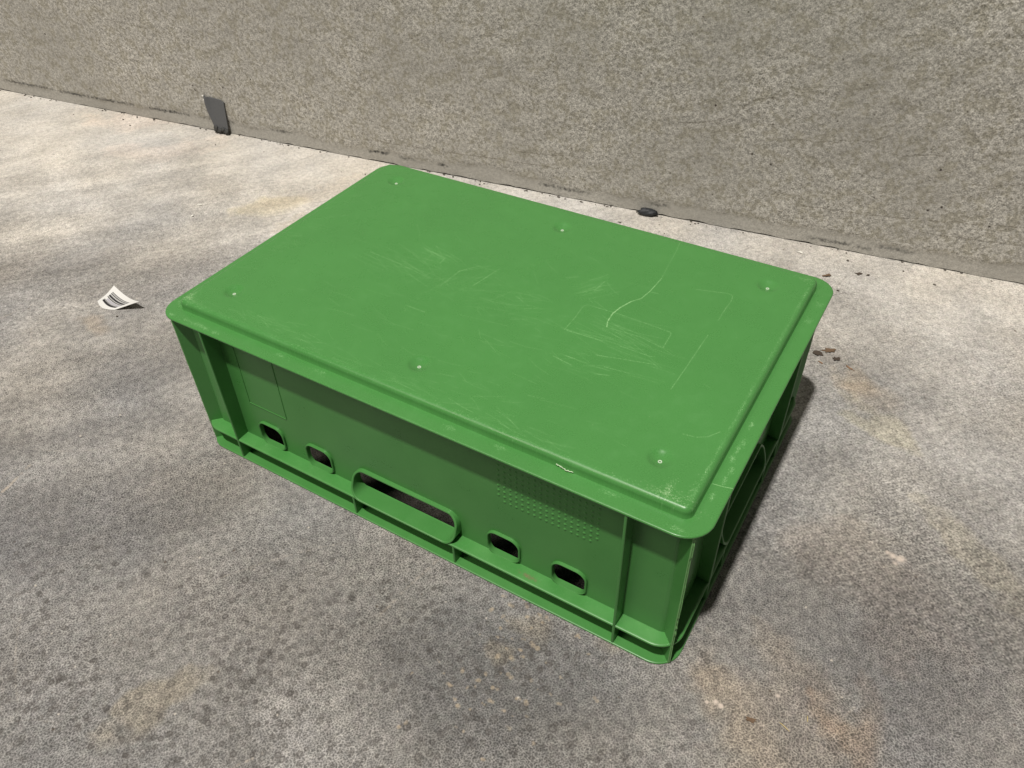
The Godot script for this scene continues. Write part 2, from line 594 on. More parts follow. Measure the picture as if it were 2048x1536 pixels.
func marks_on_floor(out: PackedByteArray, w: int, h: int, px: float, x0: float, z0: float) -> void:
	var r := RandomNumberGenerator.new()
	r.seed = 404
	var n := noise(FastNoiseLite.TYPE_SIMPLEX_SMOOTH, 6.0, 41, FastNoiseLite.FRACTAL_FBM, 3)
	# ring-shaped drip marks on the worn part of the floor
	for i in 15000:
		var x := r.randf_range(-0.62, 0.34)
		var z := r.randf_range(0.16, 0.95)
		var rad := r.randf_range(0.0015, 0.0034) * (1.0 if r.randf() < 0.88 else 1.35)
		var a := r.randf_range(0.25, 0.70)
		var along := z + 0.62 * x   # they lie nearest the lower left of the crate
		var keep := clampf((along - 0.175) * 5.0, 0.0, 1.0) * clampf(0.62 + n.get_noise_2d(x, z) * 1.6, 0.0, 1.0)
		var full := r.randf() < 0.10
		if r.randf() > keep:
			continue
		var tone := r.randf_range(0.86, 1.1)
		dab(out, w, h, (x - x0) / px, (z - z0) / px, rad / px, Vector3(68, 64, 61) * tone, a * (0.6 if full else 1.0), not full)
	# tan spatter before the handle
	for i in 70:
		var x := 0.165 + r.randfn(0, 0.035)
		var z := 0.262 + r.randfn(0, 0.045)
		var rad := r.randf_range(0.0010, 0.0032)
		for k in 3:
			dab(out, w, h, (x + r.randf_range(-1, 1) * rad - x0) / px, (z + r.randf_range(-1, 1) * rad * 0.6 - z0) / px, rad * r.randf_range(0.4, 0.9) / px, Vector3(176, 158, 134), r.randf_range(0.15, 0.42))
	# pale scrapes
	for s in [[Vector2(0.032, 0.286), Vector2(0.037, 0.243), Vector2(0.044, 0.200), 0.0016, 0.22], [Vector2(-0.442, 0.382), Vector2(-0.454, 0.335), 0.0022, 0.5], [Vector2(-0.02, 0.52), Vector2(0.03, 0.44), 0.0012, 0.35]]:
		var pts := []
		for k in s.size() - 2:
			pts.append((s[k] - Vector2(x0, z0)) / px)
		stroke(out, w, h, pts, s[s.size() - 2] / px, Vector3(176, 164, 150), s[s.size() - 1], 0.9, r)
	for i in 170:
		var a := Vector2(r.randf_range(-1.4, 0.75), r.randf_range(-0.55, 0.9))
		var t := r.randf_range(-1.35, -0.75) if r.randf() < 0.7 else r.randf_range(0.0, PI)
		var l := r.randf_range(0.02, 0.14)
		var bend := r.randf_range(-0.3, 0.3)
		var pts := []
		for k in 6:
			pts.append((a + Vector2(cos(t + bend * k / 5.0), sin(t + bend * k / 5.0)) * l * k / 5.0 - Vector2(x0, z0)) / px)
		stroke(out, w, h, pts, r.randf_range(0.0005, 0.0012) / px, Vector3(182, 172, 160) if r.randf() < 0.7 else Vector3(88, 84, 80), r.randf_range(0.12, 0.30), 0.95, r)
	# specks of paint and plaster
	for s in [[0.4455, -0.0361, 0.0045], [0.4527, -0.0357, 0.0050], [0.4491, -0.0275, 0.0034], [0.4400, -0.0370, 0.0030], [0.3895, 0.1705, 0.0022], [0.3492, 0.2059, 0.0032], [0.3440, 0.2040, 0.0030], [0.3380, 0.2080, 0.0022], [-1.531, -0.3757, 0.003], [-1.490, -0.3672, 0.004]]:
		for k in 5:
			dab(out, w, h, (s[0] + r.randf_range(-0.4, 0.4) * s[2] - x0) / px, (s[1] + r.randf_range(-0.4, 0.4) * s[2] - z0) / px, s[2] * r.randf_range(0.4, 0.8) / px, Vector3(200, 186, 174), 0.4)
	for i in 700:
		var x := r.randf_range(-1.6, 0.75)
		var z := r.randf_range(-0.6, 0.8)
		var dark := r.randf() < 0.45
		dab(out, w, h, (x - x0) / px, (z - z0) / px, maxf(0.6, r.randf_range(0.0005, 0.0014) / px), Vector3(70, 60, 52) if dark else Vector3(212, 202, 188), 0.65)


func build_floor() -> void:
	coarse_floor()
	var near := Rect2(-0.66, 0.04, 1.30, 0.60)    # finer where the camera stands close
	var am := ArrayMesh.new()
	var mats := [floor_patch(near.position.x, near.position.y, near.end.x, near.end.y, 2040), floor_patch(FX0, FZ0, FX1, FZ1, 2000)]
	var far := plain(Color.WHITE, 0.8, 0.3)
	far.albedo_texture = mats[1].albedo_texture
	far.texture_repeat = true
	mats.append(far)
	var cells := [[near], [], []]
	var mid := Rect2(FX0, FZ0, FX1 - FX0, FZ1 - FZ0)
	for e in [[1, mid, near], [2, Rect2(-5.0, -4.0, 9.0, 9.0), mid]]:
		var o: Rect2 = e[1]
		var i: Rect2 = e[2]
		cells[e[0]].append(Rect2(o.position, Vector2(o.size.x, i.position.y - o.position.y)))
		cells[e[0]].append(Rect2(o.position.x, i.end.y, o.size.x, o.end.y - i.end.y))
		cells[e[0]].append(Rect2(o.position.x, i.position.y, i.position.x - o.position.x, i.size.y))
		cells[e[0]].append(Rect2(i.end.x, i.position.y, o.end.x - i.end.x, i.size.y))
	for k in 3:
		var st := begin()
		var box_uv: Rect2 = near if k == 0 else mid
		for c in cells[k]:
			st.set_normal(Vector3.UP)
			for v in [c.position, Vector2(c.end.x, c.position.y), c.end, c.position, c.end, Vector2(c.position.x, c.end.y)]:
				st.set_uv((v - box_uv.position) / box_uv.size)
				st.add_vertex(Vector3(v.x, 0, v.y))
		st.generate_tangents()
		st.commit(am)
		am.surface_set_material(k, mats[k])
	var o := MeshInstance3D.new()
	o.name = "floor"
	o.mesh = am
	o.set_meta("kind", "structure")
	o.set_meta("label", "worn grey concrete floor, paler and dusty along the wall")
	add_child(o)


# ------------------------------------------------------------------ the wall
const WU0 := -1.75
const WLEN := 2.50
const WH := 0.62


func build_wall() -> void:
	var o := thing("concrete_wall", "rough grey brown concrete wall rising behind the green crate", "wall", Vector3(0, 0, -0.567), atan(0.122))
	var w := 2048
	var h := 508
	var px := WLEN / w
	var py := WH / h
	var worm := grid(noise(FastNoiseLite.TYPE_SIMPLEX, 240.0, 51, FastNoiseLite.FRACTAL_RIDGED, 2), w, h, px, 0, 0)
	var lump := grid(noise(FastNoiseLite.TYPE_SIMPLEX, 100.0, 52, FastNoiseLite.FRACTAL_FBM, 4), w, h, px, 0, 0)
	var patch := grid(noise(FastNoiseLite.TYPE_SIMPLEX_SMOOTH, 30.0, 53, FastNoiseLite.FRACTAL_FBM, 5), w, h, px, 0, 0)
	var wide := grid(noise(FastNoiseLite.TYPE_SIMPLEX_SMOOTH, 4.0, 58, FastNoiseLite.FRACTAL_FBM, 4), w, h, px, 0, 0)
	var lip := noise(FastNoiseLite.TYPE_SIMPLEX_SMOOTH, 7.0, 55, FastNoiseLite.FRACTAL_FBM, 4)
	var grit := RandomNumberGenerator.new()
	grit.seed = 54
	var out := PackedByteArray()
	out.resize(w * h * 3)
	var hgt := PackedByteArray()
	hgt.resize(w * h)
	var edge := PackedFloat32Array()
	for x in w:
		edge.append(0.025 + 0.012 * lip.get_noise_1d(WU0 + x * px))
	for y in h:
		var v := WH - (y + 0.5) * py
		for x in w:
			var i := y * w + x
			var n: float = worm[i] - 128.0
			var l: float = clampf((lump[i] - 128.0) * 1.7, -95.0, 95.0)
			var p: float = patch[i] - 128.0
			var b: float = wide[i] - 128.0
			var s: float = (grit.randi() & 127) - 64.0
			var coat := 1.0 if v > 0.07 else smoothstep(-0.004, 0.006, v - edge[x])   # trowelled band along the foot
			# the coarse grain shows in some fields and is closed over in others
			var open: float = clampf(0.85 + b * 0.004 + p * 0.002, 0.55, 1.15) * (0.45 + 0.55 * coat)
			var g := 1.0 + (n * 0.18 + l * 0.10 + s * 0.34) * open * 0.0078 + b * 0.0004
			# brown where the skin of the cement is gone
			var br := clampf((-p - l * 0.35 - 6.0) * 0.018, 0.0, 0.7) * coat
			out[i * 3] = clampi(int(164.0 * g * (1.0 - 0.08 * br)), 0, 255)
			out[i * 3 + 1] = clampi(int(161.0 * g * (1.0 - 0.09 * br)), 0, 255)
			out[i * 3 + 2] = clampi(int(154.0 * g * (1.0 - 0.13 * br)), 0, 255)
			hgt[i] = clampi(int(128.0 + (n * 0.40 + l * 0.40 + p * 0.3 + s * 0.45) * open), 0, 255)
	wall_marks(out, hgt, w, h, px, py)
	var m := plain(Color.WHITE, 0.9, 0.3)
	m.albedo_texture = tex(out, w, h, Image.FORMAT_RGB8)
	m.heightmap_enabled = true
	m.heightmap_scale = 0.13
	m.heightmap_texture = tex(hgt, w, h, Image.FORMAT_L8)
	# the face: an uneven sheet, the rough coat standing proud of the band at its foot
	var us := []
	var x := -3.4
	while x < 2.6:
		us.append(x)
		x += 0.006 if x > -1.72 and x < 0.80 else 0.05
	us.append(2.6)
	var vs := [0.0]
	var y := 0.006
	while y < 2.0:
		vs.append(y)
		y = minf(y + 0.005, WH) if y < 0.46 else (WH if y < WH else (2.0 * WH if y < 2.0 * WH else 3.0 * WH if y < 3.0 * WH else 9.0))
	var rise := noise(FastNoiseLite.TYPE_SIMPLEX_SMOOTH, 24.0, 56, FastNoiseLite.FRACTAL_FBM, 4)
	var gap := noise(FastNoiseLite.TYPE_SIMPLEX_SMOOTH, 22.0, 57, FastNoiseLite.FRACTAL_FBM, 4)
	var st := begin()
	st.set_smooth_group(0)
	var at := []
	for j in vs.size():
		var row := PackedVector3Array()
		for i in us.size():
			var u: float = us[i]
			var v: float = vs[j]
			var e := 0.025 + 0.012 * lip.get_noise_1d(u)
			var coat := smoothstep(-0.003, 0.005, v - e)
			if j == 0:
				v = 0.0018 + 0.0030 * maxf(-0.38, gap.get_noise_1d(u))   # the wall stops just short of the floor
			row.append(Vector3(u, v, -0.0014 + coat * 0.0014 + rise.get_noise_2d(u, v) * (0.0005 + 0.0009 * coat)))
		at.append(row)
	for j in vs.size() - 1:
		for i in us.size() - 1:
			var pts := [at[j][i], at[j + 1][i], at[j + 1][i + 1], at[j][i + 1]]
			for k in [0, 1, 2, 0, 2, 3]:
				st.set_uv(Vector2((pts[k].x - WU0) / WLEN, 1.0 - pingpong(pts[k].y, WH) / WH))
				st.add_vertex(pts[k])
	st.generate_normals()
	st.generate_tangents()
	part("wall_face", st, m, o)
	# the body of the wall behind the face, set back at the joint with the floor
	var body := begin()
	box(body, Vector3(-3.4, 0.012, -0.25), Vector3(2.6, 1.85, -0.006))
	part("wall_core", done(body), plain(lin(0.20, 0.18, 0.15), 0.95), o)
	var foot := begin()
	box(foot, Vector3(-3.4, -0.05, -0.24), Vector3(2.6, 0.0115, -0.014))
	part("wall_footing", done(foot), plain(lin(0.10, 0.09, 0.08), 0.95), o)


func wall_marks(out: PackedByteArray, hgt: PackedByteArray, w: int, h: int, px: float, py: float) -> void:
	var r := RandomNumberGenerator.new()
	r.seed = 88
	var at := func(u: float, v: float) -> Vector2: return Vector2((u - WU0) / px, (WH - v) / py)
	# dark smudges along the upper edge of the band
	for s in [[-1.60, -1.44, 0.027, 0.50], [-1.42, -1.33, 0.025, 0.62], [-1.33, -1.20, 0.025, 0.55], [-1.16, -1.05, 0.025, 0.62], [-1.02, -0.93, 0.026, 0.35], [-0.84, -0.78, 0.027, 0.35], [-0.612, -0.565, 0.021, 0.75], [-0.545, -0.51, 0.018, 0.35], [-0.462, -0.44, 0.018, 0.60], [-0.26, -0.16, 0.017, 0.42], [-0.06, -0.02, 0.020, 0.30], [0.20, 0.30, 0.012, 0.40], [0.30, 0.36, 0.019, 0.32]]:
		var n := int((s[1] - s[0]) / px * 2.2)
		for k in n:
			var u: float = lerpf(s[0], s[1], r.randf())
			var mid := 1.0 - absf((u - s[0]) / (s[1] - s[0]) - 0.5) * 1.2
			var c: Vector2 = at.call(u, s[2] + r.randfn(0.0, 0.0016))
			dab(out, w, h, c.x, c.y, r.randf_range(0.5, 1.6), Vector3(62, 62, 60), s[3] * mid * r.randf_range(0.25, 0.9))
	# pores
	for i in 420:
		var c: Vector2 = at.call(r.randf_range(-1.7, 0.8), r.randf_range(0.03, 0.46))
		var rad := r.randf_range(0.4, 0.85)
		dab(out, w, h, c.x, c.y, rad, Vector3(52, 46, 40), r.randf_range(0.4, 0.9))
		hole(hgt, w, h, c, rad)
	for s in [[-0.936, 0.098], [-0.937, 0.114], [-1.011, 0.083], [-1.014, 0.092], [-0.86, 0.124], [-1.392, 0.151], [0.029, 0.2], [0.095, 0.134], [0.125, 0.122], [0.372, 0.099], [0.354, 0.154], [0.44, 0.082], [0.356, 0.091]]:
		var c: Vector2 = at.call(s[0], s[1])
		dab(out, w, h, c.x, c.y, 1.2, Vector3(46, 40, 36), 0.9)
		hole(hgt, w, h, c, 1.3)
	# light grit
	for i in 900:
		var c: Vector2 = at.call(r.randf_range(-1.7, 0.8), r.randf_range(0.02, 0.46))
		dab(out, w, h, c.x, c.y, r.randf_range(0.4, 1.0), Vector3(208, 200, 184), r.randf_range(0.25, 0.7))
	# hairline cracks and board marks
	var cracks := [
		[[-0.02, 0.165], [0.025, 0.174], [0.060, 0.191], [0.072, 0.206], [0.085, 0.216], [0.12, 0.226]],
		[[0.15, 0.166], [0.208, 0.171], [0.221, 0.176], [0.254, 0.179], [0.288, 0.200]],
		[[0.300, 0.166], [0.329, 0.172], [0.36, 0.174]], [[0.40, 0.140], [0.433, 0.144], [0.460, 0.151], [0.52, 0.150]],
		[[0.181, 0.064], [0.255, 0.066], [0.358, 0.075], [0.482, 0.090], [0.6, 0.10]], [[0.357, 0.054], [0.492, 0.063], [0.6, 0.07]],
		[[-0.62, 0.042], [-0.40, 0.048], [-0.20, 0.055]], [[-0.30, 0.072], [-0.15, 0.083]], [[-1.2, 0.20], [-1.12, 0.195], [-1.08, 0.19]],
	]
	for c in cracks:
		var pts := []
		for k in c.size() - 1:
			for j in 6:
				var t := j / 6.0
				pts.append(at.call(lerpf(c[k][0], c[k + 1][0], t) + r.randf_range(-0.0015, 0.0015), lerpf(c[k][1], c[k + 1][1], t) + r.randf_range(-0.0012, 0.0012)))
		stroke(out, w, h, pts, 0.6, Vector3(84, 78, 68), 0.38, 0.9, r)
		for k in pts.size() - 1:
			if r.randf() < 0.6:
				for j in 3:
					hole(hgt, w, h, pts[k].lerp(pts[k + 1], j / 4.0), 0.5)


func hole(hgt: PackedByteArray, w: int, h: int, c: Vector2, rad: float) -> void:
	for y in range(maxi(0, int(c.y - rad)), mini(h - 1, int(c.y + rad) + 1) + 1):
		for x in range(maxi(0, int(c.x - rad)), mini(w - 1, int(c.x + rad) + 1) + 1):
			var f := clampf(rad + 0.5 - Vector2(x, y).distance_to(c), 0.0, 1.0)
			hgt[y * w + x] = int(lerpf(hgt[y * w + x], 18.0, f))


# ------------------------------------------------------------------ the crate
const TW := 1800
const TH := 1188


func top_px(x: float, z: float) -> Vector2:
	return Vector2((x + 0.306) / 0.612 * TW, (z + 0.202) / 0.404 * TH)


func top_material() -> StandardMaterial3D:
	var px := 0.612 / TW
	var out := PackedByteArray()
	out.resize(TW * TH * 3)
	var cloud := grid(noise(FastNoiseLite.TYPE_SIMPLEX_SMOOTH, 9.0, 61, FastNoiseLite.FRACTAL_FBM, 5), TW, TH, px, 0, 0)
	var fine := grid(noise(FastNoiseLite.TYPE_SIMPLEX, 500.0, 62), TW, TH, px, 0, 0)
	var scuff := grid(noise(FastNoiseLite.TYPE_SIMPLEX, 34.0, 63, FastNoiseLite.FRACTAL_FBM, 5), TW, TH, px, 0, 0)
	var rough := PackedByteArray()
	rough.resize(TW * TH)
	var g := GREEN.linear_to_srgb() * 255.0
	for i in TW * TH:
		var c: float = cloud[i] - 128.0
		var f: float = fine[i] - 128.0
		var s: float = scuff[i] - 128.0
		var k := 1.0 + c * 0.00016 + f * 0.00016
		var rub := maxf(0.0, s + c * 0.4 - 26.0) * 0.03
		out[i * 3] = clampi(int(g.r * k + rub), 0, 255)
		out[i * 3 + 1] = clampi(int(g.g * k + rub * 0.8), 0, 255)
		out[i * 3 + 2] = clampi(int(g.b * k + rub), 0, 255)
		rough[i] = clampi(int(84.0 + c * 0.12 + s * 0.20 + f * 0.08), 60, 220)
	top_wear(out)
	var m := plain(Color.WHITE, 1.0, 0.45)
	m.albedo_texture = tex(out, TW, TH, Image.FORMAT_RGB8)
	m.roughness_texture = tex(rough, TW, TH, Image.FORMAT_L8)
	m.texture_repeat = false
	return m


func top_line(out: PackedByteArray, pts: Array, rad: float, a: float, ragged: float, r: RandomNumberGenerator, col := Vector3(176, 214, 160)) -> void:
	var q := []
	for p in pts:
		q.append(top_px(p[0], p[1]))
	stroke(out, TW, TH, q, rad, col, a, ragged, r)


func top_wear(out: PackedByteArray) -> void:
	var r := RandomNumberGenerator.new()
	r.seed = 515
	# the long curved gouge
	var gouge := [[0.129, -0.1888], [0.1345, -0.1591], [0.1375, -0.1318], [0.1414, -0.1007], [0.1405, -0.0737], [0.1379, -0.0568], [0.1311, -0.047], [0.1258, -0.0321], [0.1236, -0.0191], [0.1247, -0.0054], [0.1281, 0.0039]]
	top_line(out, gouge.slice(0, 4), 0.9, 0.24, 0.8, r)
	top_line(out, gouge.slice(3, 7), 1.4, 0.38, 0.5, r)
	top_line(out, gouge.slice(6), 1.9, 0.46, 0.4, r)
	# moulded outlines of label fields, rubbed pale
	for l in [
		[[0.0935, 0.028], [0.0934, 0.0045], [0.0918, -0.0161], [0.0946, -0.0206], [0.1309, -0.0213], [0.1641, -0.0199], [0.1863, -0.0186], [0.1875, -0.0156], [0.1889, 0.0075]],
		[[0.096, 0.0275], [0.1345, 0.0258]], [[0.133, 0.004], [0.1634, 0.0024], [0.1874, 0.0075]], [[0.1525, 0.0245], [0.1837, 0.025], [0.1878, 0.0227]],
		[[0.1799, -0.0998], [0.2117, -0.1092], [0.2177, -0.1074], [0.2192, -0.0971], [0.2187, -0.082], [0.2192, -0.0592]],
		[[0.2189, -0.0323], [0.2187, -0.0127], [0.2187, 0.0253], [0.2181, 0.0582]],
	]:
		top_line(out, l, 0.8, 0.40, 0.85, r)
	for l in [
		[[0.0513, -0.0528], [0.063, -0.0615]], [[0.0892, -0.0451], [0.0915, -0.0676]], [[0.0892, -0.0451], [0.0962, -0.0521]], [[0.1413, -0.072], [0.1496, -0.0736]],
		[[0.1035, 0.0686], [0.1252, 0.0723]], [[0.1525, 0.0594], [0.1766, 0.0564]], [[0.1485, 0.0731], [0.1618, 0.068]], [[0.2486, 0.1056], [0.2599, 0.1038], [0.268, 0.0985], [0.275, 0.0877]],
		[[0.1122, 0.0628], [0.1237, 0.0623]], [[0.1374, 0.0477], [0.1925, 0.0335]], [[-0.0682, 0.0713], [-0.0438, 0.0715]], [[-0.0269, 0.0089], [-0.019, -0.0338]], [[-0.0572, 0.0258], [-0.0546, -0.0085], [-0.0408, -0.0274]],
		[[-0.1672, 0.0072], [-0.1214, 0.0114], [-0.0749, 0.0194]], [[-0.1153, -0.0274], [-0.0833, -0.0212], [-0.0824, -0.0101]],
	]:
		top_line(out, l, 0.9, 0.36, 0.8, r)
	# bundles of fine scratches: middle, spread, direction, how many
	for b in [
		[Vector2(-0.120, 0.010), Vector2(0.045, 0.020), 0.12, 34, 0.055], [Vector2(-0.090, -0.020), Vector2(0.030, 0.014), 0.20, 22, 0.045], [Vector2(-0.050, 0.012), Vector2(0.040, 0.030), -1.15, 26, 0.035],
		[Vector2(0.030, 0.020), Vector2(0.060, 0.040), -0.35, 44, 0.045], [Vector2(0.150, 0.010), Vector2(0.045, 0.030), 0.02, 44, 0.060], [Vector2(0.140, 0.060), Vector2(0.050, 0.022), -0.1, 30, 0.040],
		[Vector2(0.090, -0.055), Vector2(0.030, 0.020), -0.9, 20, 0.030], [Vector2(-0.02, 0.09), Vector2(0.16, 0.05), 0.1, 40, 0.030], [Vector2(0.0, 0.0), Vector2(0.20, 0.12), 0.4, 90, 0.025],
		[Vector2(-0.265, 0.03), Vector2(0.010, 0.09), -0.3, 40, 0.022], [Vector2(0.05, 0.168), Vector2(0.20, 0.008), 0.05, 70, 0.030], [Vector2(-0.16, 0.162), Vector2(0.08, 0.010), 0.1, 44, 0.026], [Vector2(0.10, 0.135), Vector2(0.12, 0.03), -0.1, 36, 0.026],
	]:
		for k in b[3]:
			var c: Vector2 = b[0] + Vector2(r.randfn(0, 0.5), r.randfn(0, 0.5)) * b[1]
			var t: float = b[2] + r.randfn(0, 0.22)
			var l: float = b[4] * r.randf_range(0.25, 1.2)
			var d := Vector2(cos(t), sin(t)) * l / 2
			var bow := Vector2(-d.y, d.x) * r.randf_range(-0.12, 0.12)
			top_line(out, [[c.x - d.x, c.y - d.y], [c.x + bow.x, c.y + bow.y], [c.x + d.x, c.y + d.y]], r.randf_range(0.5, 0.85), r.randf_range(0.06, 0.24), 0.85, r)
	# rubbed hazes made of many tiny nicks
	for b in [[Vector2(-0.045, 0.012), Vector2(0.05, 0.025), 900], [Vector2(0.085, -0.040), Vector2(0.03, 0.018), 420], [Vector2(0.145, 0.006), Vector2(0.045, 0.018), 520], [Vector2(-0.10, -0.015), Vector2(0.03, 0.012), 340]]:
		for k in b[2]:
			var c: Vector2 = top_px(b[0].x + r.randfn(0, 0.5) * b[1].x, b[0].y + r.randfn(0, 0.5) * b[1].y)
			dab(out, TW, TH, c.x, c.y, r.randf_range(0.5, 1.3), Vector3(140, 190, 126), r.randf_range(0.05, 0.20))
	# nicks along the edge of the raised panel: front, right, left, back
	for e in [[Vector2(-0.282, 0.1770), Vector2(0.282, 0.1770), 900, 0.0016, 0.9], [Vector2(0.2810, -0.16), Vector2(0.2810, 0.17), 1100, 0.0009, 1.0], [Vector2(-0.281, -0.17), Vector2(-0.281, 0.172), 260, 0.0020, 0.6], [Vector2(-0.27, -0.177), Vector2(0.275, -0.177), 320, 0.0018, 0.6]]:
		for k in e[2]:
			var t := r.randf()
			var c: Vector2 = e[0].lerp(e[1], t)
			var across := Vector2(0, 1) if e[0].y == e[1].y else Vector2(1, 0)
			c += across * r.randfn(0, 1) * e[3]
			var q := top_px(c.x, c.y)
			dab(out, TW, TH, q.x, q.y, r.randf_range(0.5, 1.25), Vector3(176, 210, 162), r.randf_range(0.08, 0.55) * e[4] * (0.35 + 0.65 * absf(sin(t * 37.0) * sin(t * 11.0 + 1.0))))
	# scuffed corners of the raised panel
	for c in [[Vector2(-0.2790, 0.1745), 420, 0.75], [Vector2(0.262, 0.1748), 520, 0.65], [Vector2(0.276, -0.172), 160, 0.6], [Vector2(0.2785, 0.170), 130, 0.6]]:
		for k in c[1]:
			var s := Vector2(r.randfn(0, 0.010), r.randfn(0, 0.0024)) if r.randf() < 0.6 else Vector2(r.randfn(0, 0.0022), -absf(r.randfn(0, 0.009)))
			var q := top_px(c[0].x + s.x, c[0].y + s.y)
			dab(out, TW, TH, q.x, q.y, r.randf_range(0.5, 1.5), Vector3(188, 208, 170), r.randf_range(0.1, 0.6) * c[2])
	# pale scuffs on the flange
	for c in [[-0.262, 0.1927, 0.010], [-0.247, 0.1926, 0.008], [-0.236, 0.1930, 0.010], [-0.2206, 0.1936, 0.006], [-0.285, 0.1935, 0.006], [-0.136, 0.1877, 0.010], [-0.087, 0.1875, 0.012], [0.1175, 0.1873, 0.008], [0.0665, 0.1885, 0.006], [0.2204, 0.187, 0.009], [0.2930, 0.0550, 0.004], [0.2945, 0.0800, 0.006], [0.2925, 0.0900, 0.004], [0.2925, 0.1020, 0.005], [0.296, 0.1150, 0.005], [0.2950, 0.128, 0.004], [0.292, 0.150, 0.005], [0.297, -0.15, 0.010], [0.295, -0.118, 0.008], [0.28, 0.193, 0.007]]:
		for k in 70:
			var q := top_px(c[0] + r.randfn(0, 0.45) * c[2] * (1.0 if c[1] > 0.17 else 0.5), c[1] + r.randfn(0, 0.0014) * (1.0 if c[1] > 0.17 else 2.0))
			dab(out, TW, TH, q.x, q.y, r.randf_range(0.5, 1.6), Vector3(168, 204, 156), r.randf_range(0.05, 0.34))
	top_line(out, [[0.2877, 0.1363], [0.296, 0.1352], [0.3041, 0.133]], 0.7, 0.6, 0.4, r)
	for k in 700:
		var t := r.randf_range(-0.29, 0.29)
		var q := top_px(t, 0.1925 + r.randfn(0, 0.004))
		dab(out, TW, TH, q.x, q.y, r.randf_range(0.5, 1.1), Vector3(160, 198, 150), r.randf_range(0.04, 0.22))
	# a few specks of dirt
	for k in 60:
		var q := top_px(r.randf_range(-0.27, 0.27), r.randf_range(-0.17, 0.17))
		dab(out, TW, TH, q.x, q.y, r.randf_range(0.5, 1.2), Vector3(58, 84, 44) if r.randf() < 0.5 else Vector3(176, 190, 150), 0.5)


func ledge_material() -> StandardMaterial3D:
	var w := 1224
	var h := 808
	var px := 0.612 / w
	var out := PackedByteArray()
	out.resize(w * h * 3)
	var cloud := grid(noise(FastNoiseLite.TYPE_SIMPLEX_SMOOTH, 30.0, 65, FastNoiseLite.FRACTAL_FBM, 5), w, h, px, 0, 0)
	var g := GREEN.linear_to_srgb() * 255.0
	for i in w * h:
		var c: float = cloud[i] - 128.0
		out[i * 3] = clampi(int(g.r + c * 0.07), 0, 255)
		out[i * 3 + 1] = clampi(int(g.g + c * 0.05), 0, 255)
		out[i * 3 + 2] = clampi(int(g.b + c * 0.06), 0, 255)
	var r := RandomNumberGenerator.new()
	r.seed = 9
	for k in 150:   # one reddish stain
		dab(out, w, h, (0.146 + r.randfn(0, 0.0045) + 0.306) / px, (0.1915 + r.randfn(0, 0.0013) + 0.202) / px, r.randf_range(0.8, 2.5), Vector3(132, 104, 84), r.randf_range(0.04, 0.16))
	for k in 500:
		dab(out, w, h, (r.randf_range(-0.3, 0.3) + 0.306) / px, (0.19 + r.randfn(0, 0.005) + 0.202) / px, r.randf_range(0.5, 1.0), Vector3(150, 190, 140), r.randf_range(0.04, 0.2))
	var m := plain(Color.WHITE, 0.36, 0.45)
	m.albedo_texture = tex(out, w, h, Image.FORMAT_RGB8)
	m.texture_repeat = false
	return m


